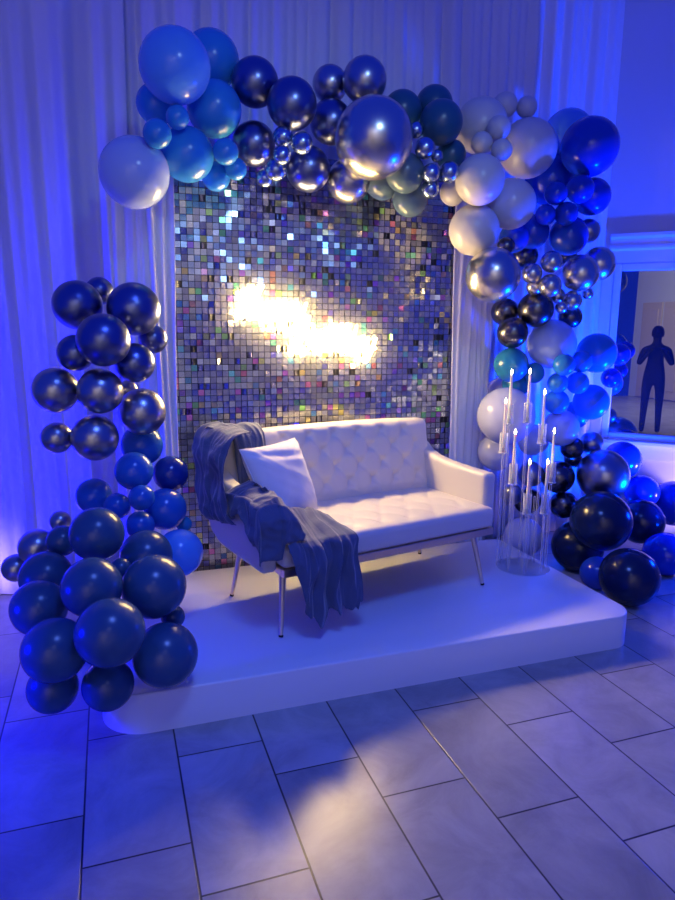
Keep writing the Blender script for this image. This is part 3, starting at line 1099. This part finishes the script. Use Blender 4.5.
    (2.671, 3.308, 1.192, 0.0670, 'azure', 6, 'small azure balloon in the middle of the bright azure group'),
    (2.558, 3.346, 1.076, 0.0744, 'azure', 6, 'azure balloon above the low pale balloon behind the candles'),
    (2.837, 3.375, 1.065, 0.1103, 'azure', 6, 'azure balloon lowest of the bright ones by the window frame'),
    (2.861, 3.546, 0.962, 0.0897, 'azure', 6, 'azure balloon behind the lowest bright ones'),
    (3.185, 3.557, 1.351, 0.0712, 'royal', 6, 'royal blue balloon against the window glass'),
    (3.152, 3.575, 1.196, 0.0653, 'royal', 6, 'small royal blue balloon low beside the window frame'),
    (2.219, 3.365, 1.000, 0.1693, 'bluelit', 6, 'big white balloon behind the left candles'),
    (2.633, 3.385, 0.908, 0.1127, 'pale', 6, 'pale balloon behind the rightmost candle'),
    (2.377, 3.675, 1.111, 0.0947, 'bluelit', 6, 'white balloon peeping above the big white one'),
    (2.262, 3.508, 0.754, 0.1164, 'bluelit', 6, 'white balloon just above the right arm of the sofa'),
    (2.562, 3.563, 0.807, 0.1013, 'pale', 6, 'pale balloon behind the middle candles'),
    (3.358, 3.635, 0.616, 0.1303, 'royal', 7, 'dark royal blue balloon below the window sill'),
    (2.894, 3.283, 0.614, 0.1599, 'chsteel', 7, 'big steel chrome balloon on top of the navy pile'),
    (2.918, 3.438, 0.791, 0.0740, 'chsteel', 7, 'small steel chrome balloon with a cyan glint above the big steel one'),
    (2.754, 3.418, 0.770, 0.0729, 'chblack', 7, 'small black chrome balloon right of the pale one behind the candles'),
    (2.823, 3.486, 0.682, 0.0574, 'chblack', 7, 'small black chrome balloon under another behind the candles'),
    (2.666, 3.422, 0.586, 0.1030, 'chblack', 7, 'black chrome balloon right of the two lowest candles'),
    (2.513, 3.519, 0.422, 0.0889, 'chblack', 7, 'black chrome balloon low behind the candle stems'),
    (2.722, 3.420, 0.401, 0.0884, 'chblack', 7, 'black chrome balloon resting on the low navy one by the platform'),
    (2.711, 3.060, 0.394, 0.1774, 'navy', 7, 'biggest navy balloon in front of the pile'),
    (3.290, 3.343, 0.262, 0.1499, 'navy', 7, 'navy balloon right of the biggest one'),
    (2.755, 3.299, 0.158, 0.1619, 'navy', 7, 'navy balloon beside the platform edge, under the biggest one'),
    (2.676, 2.767, 0.157, 0.1610, 'navy', 7, 'navy balloon lowest on the tiles near the platform corner'),
    (3.440, 3.511, 0.410, 0.1153, 'royal', 7, 'royal blue balloon behind, above the right navy one'),
    (3.695, 3.472, 0.318, 0.1580, 'royal', 7, 'upper royal blue balloon cut by the edge of the picture'),
    (3.242, 3.075, 0.127, 0.1355, 'royal', 7, 'lower royal blue balloon on the tiles at the edge of the picture'),
    (2.667, 3.008, 0.093, 0.0986, 'royal', 7, 'royal blue balloon in shadow on the floor behind the two lowest navy ones'),
    (2.486, 3.456, 0.610, 0.0806, 'chsteel', 7, 'steel chrome balloon behind the two front candles'),
    (2.371, 3.481, 0.482, 0.0683, 'chsteel', 7, 'small steel chrome balloon behind the leftmost candle stems'),
    (2.464, 3.468, 0.193, 0.1263, 'bluelit', 7, 'white balloon low behind the clear candle stems'),
    (-0.116, 3.063, 1.592, 0.1030, 'chnavy', 8, 'navy chrome balloon at the upper left of the column'),
    (-0.026, 3.187, 1.659, 0.0609, 'chnavy', 8, 'smaller navy chrome balloon peeping between the two upper ones'),
    (0.110, 3.013, 1.578, 0.1124, 'chnavy', 8, 'navy chrome balloon at the upper right, bright on its right edge'),
    (-0.018, 2.793, 1.451, 0.1036, 'chnavy', 8, 'navy chrome balloon front and centre below the two upper ones'),
    (-0.129, 2.921, 1.396, 0.0741, 'chnavy', 8, 'navy chrome balloon half hidden left of the front centre one'),
    (0.190, 3.108, 1.450, 0.0638, 'chnavy', 8, 'small navy chrome balloon out at the right edge'),
    (0.101, 2.903, 1.355, 0.0819, 'chnavy', 8, 'navy chrome balloon below right of the front centre one'),
    (-0.215, 2.937, 1.245, 0.0937, 'chgun', 8, 'gunmetal chrome balloon farthest left'),
    (-0.042, 2.862, 1.244, 0.0921, 'chgun', 8, 'gunmetal chrome balloon directly under the front centre navy one'),
    (0.122, 2.945, 1.145, 0.1005, 'chgun', 8, 'gunmetal chrome balloon with a golden right edge'),
    (-0.224, 2.957, 1.045, 0.0657, 'chgun', 8, 'small gunmetal chrome balloon lowest at the left'),
    (-0.073, 2.891, 1.048, 0.0967, 'chgun', 8, 'gunmetal chrome balloon lowest in front'),
    (0.071, 3.049, 1.229, 0.0433, 'chgun', 8, 'little gunmetal chrome balloon hidden between larger ones'),
    (0.120, 3.053, 0.980, 0.0928, 'blue', 9, 'blue balloon right under the golden-edged chrome one'),
    (0.076, 2.904, 0.894, 0.0812, 'blue', 9, 'blue balloon in front under the lowest chrome one'),
    (0.239, 3.037, 0.845, 0.0799, 'navyblue', 9, 'dark blue balloon at the right beside the side drape'),
    (0.099, 2.808, 0.798, 0.0544, 'blue', 9, 'small blue balloon in the middle of the waist'),
    (0.203, 2.938, 0.706, 0.0930, 'blue', 9, 'blue balloon at the right of the waist above the pale blue one'),
    (0.090, 2.840, 0.670, 0.0607, 'blue', 9, 'blue balloon low in the gap above the slate balloons'),
    (-0.001, 2.936, 0.736, 0.0575, 'blue', 9, 'small blue balloon left of the middle one'),
    (-0.095, 3.033, 0.765, 0.0782, 'blue', 9, 'dim blue balloon behind the topmost slate balloon'),
    (0.249, 2.845, 0.528, 0.1035, 'sky', 9, 'pale sky blue balloon beside the left edge of the sequin wall'),
    (0.286, 2.982, 0.616, 0.0359, 'aqua', 9, 'small aqua balloon peeping above the pale sky blue one'),
    (-0.080, 2.624, 0.712, 0.1037, 'slate', 10, 'slate blue balloon topmost of the pile'),
    (0.102, 2.698, 0.578, 0.1066, 'slate', 10, 'slate blue balloon behind the one nearest the sofa'),
    (0.116, 2.450, 0.540, 0.1201, 'slate', 10, 'slate blue balloon nearest the sofa'),
    (-0.100, 2.389, 0.587, 0.1066, 'slate', 10, 'slate blue balloon in the middle under the topmost one'),
    (-0.044, 2.191, 0.497, 0.1146, 'slate', 10, 'biggest slate blue balloon at the front of the pile'),
    (0.141, 2.348, 0.309, 0.1187, 'slate', 10, 'slate blue balloon lying on the front corner of the platform'),
    (-0.227, 2.298, 0.411, 0.1108, 'slate', 10, 'slate blue balloon left of the biggest one'),
    (-0.288, 2.492, 0.492, 0.1012, 'slate', 10, 'slate blue balloon farthest left'),
    (-0.278, 2.693, 0.534, 0.1012, 'slate', 10, 'slate blue balloon at the left shoulder, under the gunmetal one'),
    (-0.220, 2.805, 0.641, 0.0620, 'slate', 10, 'small slate blue balloon left of the topmost one'),
    (-0.340, 3.031, 0.554, 0.0792, 'chgun', 10, 'gunmetal chrome balloon behind the left shoulder of the pile'),
    (-0.435, 3.068, 0.456, 0.0604, 'chgun', 10, 'dark gunmetal balloon at the far left, mostly hidden'),
    (-0.243, 3.067, 0.653, 0.0465, 'chgun', 10, 'small gunmetal chrome balloon standing over the left shoulder'),
    (-0.063, 2.309, 0.245, 0.0902, 'slate', 10, 'slate blue balloon on the floor at the front corner'),
    (-0.251, 2.381, 0.228, 0.0889, 'slate', 10, 'slate blue balloon on the floor at the left'),
    (0.184, 2.486, 0.392, 0.0458, 'slate', 10, 'small slate blue balloon between the two nearest the sofa'),
    (0.002, 2.586, 0.575, 0.0421, 'slate', 10, 'small slate blue balloon wedged behind the middle one'),
]

bm = bmesh.new()
prof = [(0, 1.0)]
for k in range(1, 25):
    a = PI * k / 26
    r = math.sin(a)
    z = math.cos(a)
    if z < 0:
        z *= 1.0 + 0.01 * (1 - abs(r)) ** 1.5
    prof.append((r, z))
prof += [(0.06, -1.0), (0.03, -1.005), (0.025, -1.01), (0.042, -1.018), (0.045, -1.024), (0, -1.022)]
lathe(bm, prof, 36)
proto = None
centres = {}
for x, y, z, r, mk, gi_, lab in BALLS:
    s = centres.setdefault(gi_, [0, 0, 0, 0])
    s[0] += x; s[1] += y; s[2] += z; s[3] += 1
eye = Vector((0, 0, EYE))
for x, y, z, r, mk, gi_, lab in BALLS:
    p = Vector((x, y, z))
    if proto is None:
        o = proto = obj('balloon', bm, BM[mk])
        o.material_slots[0].link = 'OBJECT'
    else:
        o = copy_obj(proto)
    o.material_slots[0].material = BM[mk]
    s = centres[gi_]
    c = Vector((s[0] / s[3], s[1] / s[3] + 0.25, s[2] / s[3]))
    d = (c - p).normalized() * 0.6 + (p - eye).normalized()
    o.rotation_mode = 'QUATERNION'
    o.rotation_quaternion = (-d).to_track_quat('Z', 'Y')   # knot turned towards the garland's core
    o.location = p
    o.scale = (r, r, r)
    tag(o, lab, 'balloon', GROUPS[gi_])

# ================================================================== PHOTOGRAPHER, seen only as a reflection in the window
person = thing('person', 'person in dark clothes holding up a phone, mirrored in the window glass', 'person', (-NW.x * 0.42, -NW.y * 0.42, 0), math.atan2(-NW.x, NW.y))
person.scale = (0.9, 0.9, 0.9)
# local +y faces the window


def skin_mesh(name, joints, edges, radii, material, parent, sub=2):
    me = bpy.data.meshes.new(name)
    me.from_pydata(joints, edges, [])
    o = bpy.data.objects.new(name, me)
    COL.objects.link(o)
    o.parent = parent
    md = o.modifiers.new('skin', 'SKIN')
    md.use_smooth_shade = True
    for i, v in enumerate(me.skin_vertices[0].data):
        rr = radii[i]
        v.radius = rr if isinstance(rr, tuple) else (rr, rr)
        v.use_root = (i == 0)
    ss = o.modifiers.new('sub', 'SUBSURF')
    ss.levels = ss.render_levels = sub
    me.materials.append(material)
    return o


J = [(0, 0, .95), (0, 0, 1.15), (0, 0, 1.36), (0, 0, 1.46), (0, .01, 1.54), (0, .015, 1.62), (0, .01, 1.71),
     (.185, 0, 1.385), (.25, .05, 1.14), (.10, .28, 1.36), (.06, .33, 1.43),
     (-.185, 0, 1.385), (-.25, .05, 1.14), (-.10, .28, 1.36), (-.06, .33, 1.43),
     (.10, 0, .86), (.11, .01, .48), (.12, -.01, .09), (.12, .12, .04),
     (-.10, 0, .86), (-.11, .01, .48), (-.12, -.01, .09), (-.12, .12, .04)]
E_ = [(0, 1), (1, 2), (2, 3), (3, 4), (4, 5), (5, 6), (2, 7), (7, 8), (8, 9), (9, 10), (2, 11), (11, 12), (12, 13), (13, 14), (0, 15), (15, 16), (16, 17), (17, 18), (0, 19), (19, 20), (20, 21), (21, 22)]
Rr = [(.15, .11), (.14, .10), (.13, .10), (.06, .06), (.06, .06), (.085, .10), (.07, .085),
      .058, .046, .034, .036, .058, .045, .034, .036,
      .09, .062, .045, .04, .09, .062, .045, .04]
skin_mesh('body', J, E_, Rr, M['black'], person)
bm = bmesh.new()
lathe(bm, [(0, 0.125), (0.05, 0.115), (0.085, 0.07), (0.098, 0.0), (0.09, -0.05), (0.06, -0.06), (0, -0.06)], 20, (0, -0.012, 1.645))
obj('hair', bm, M['hair'], person)
bm = bmesh.new()
box(bm, (-0.037, 0.355, 1.42), (0.037, 0.364, 1.57))
bevel_all(bm, 0.004, 2)
ph = thing('smartphone', 'phone held up by the person mirrored in the window', 'phone', person.location, person.rotation_euler.z)
ph.scale = (0.9, 0.9, 0.9)
obj('phone_body', bm, M['rubber'], ph)
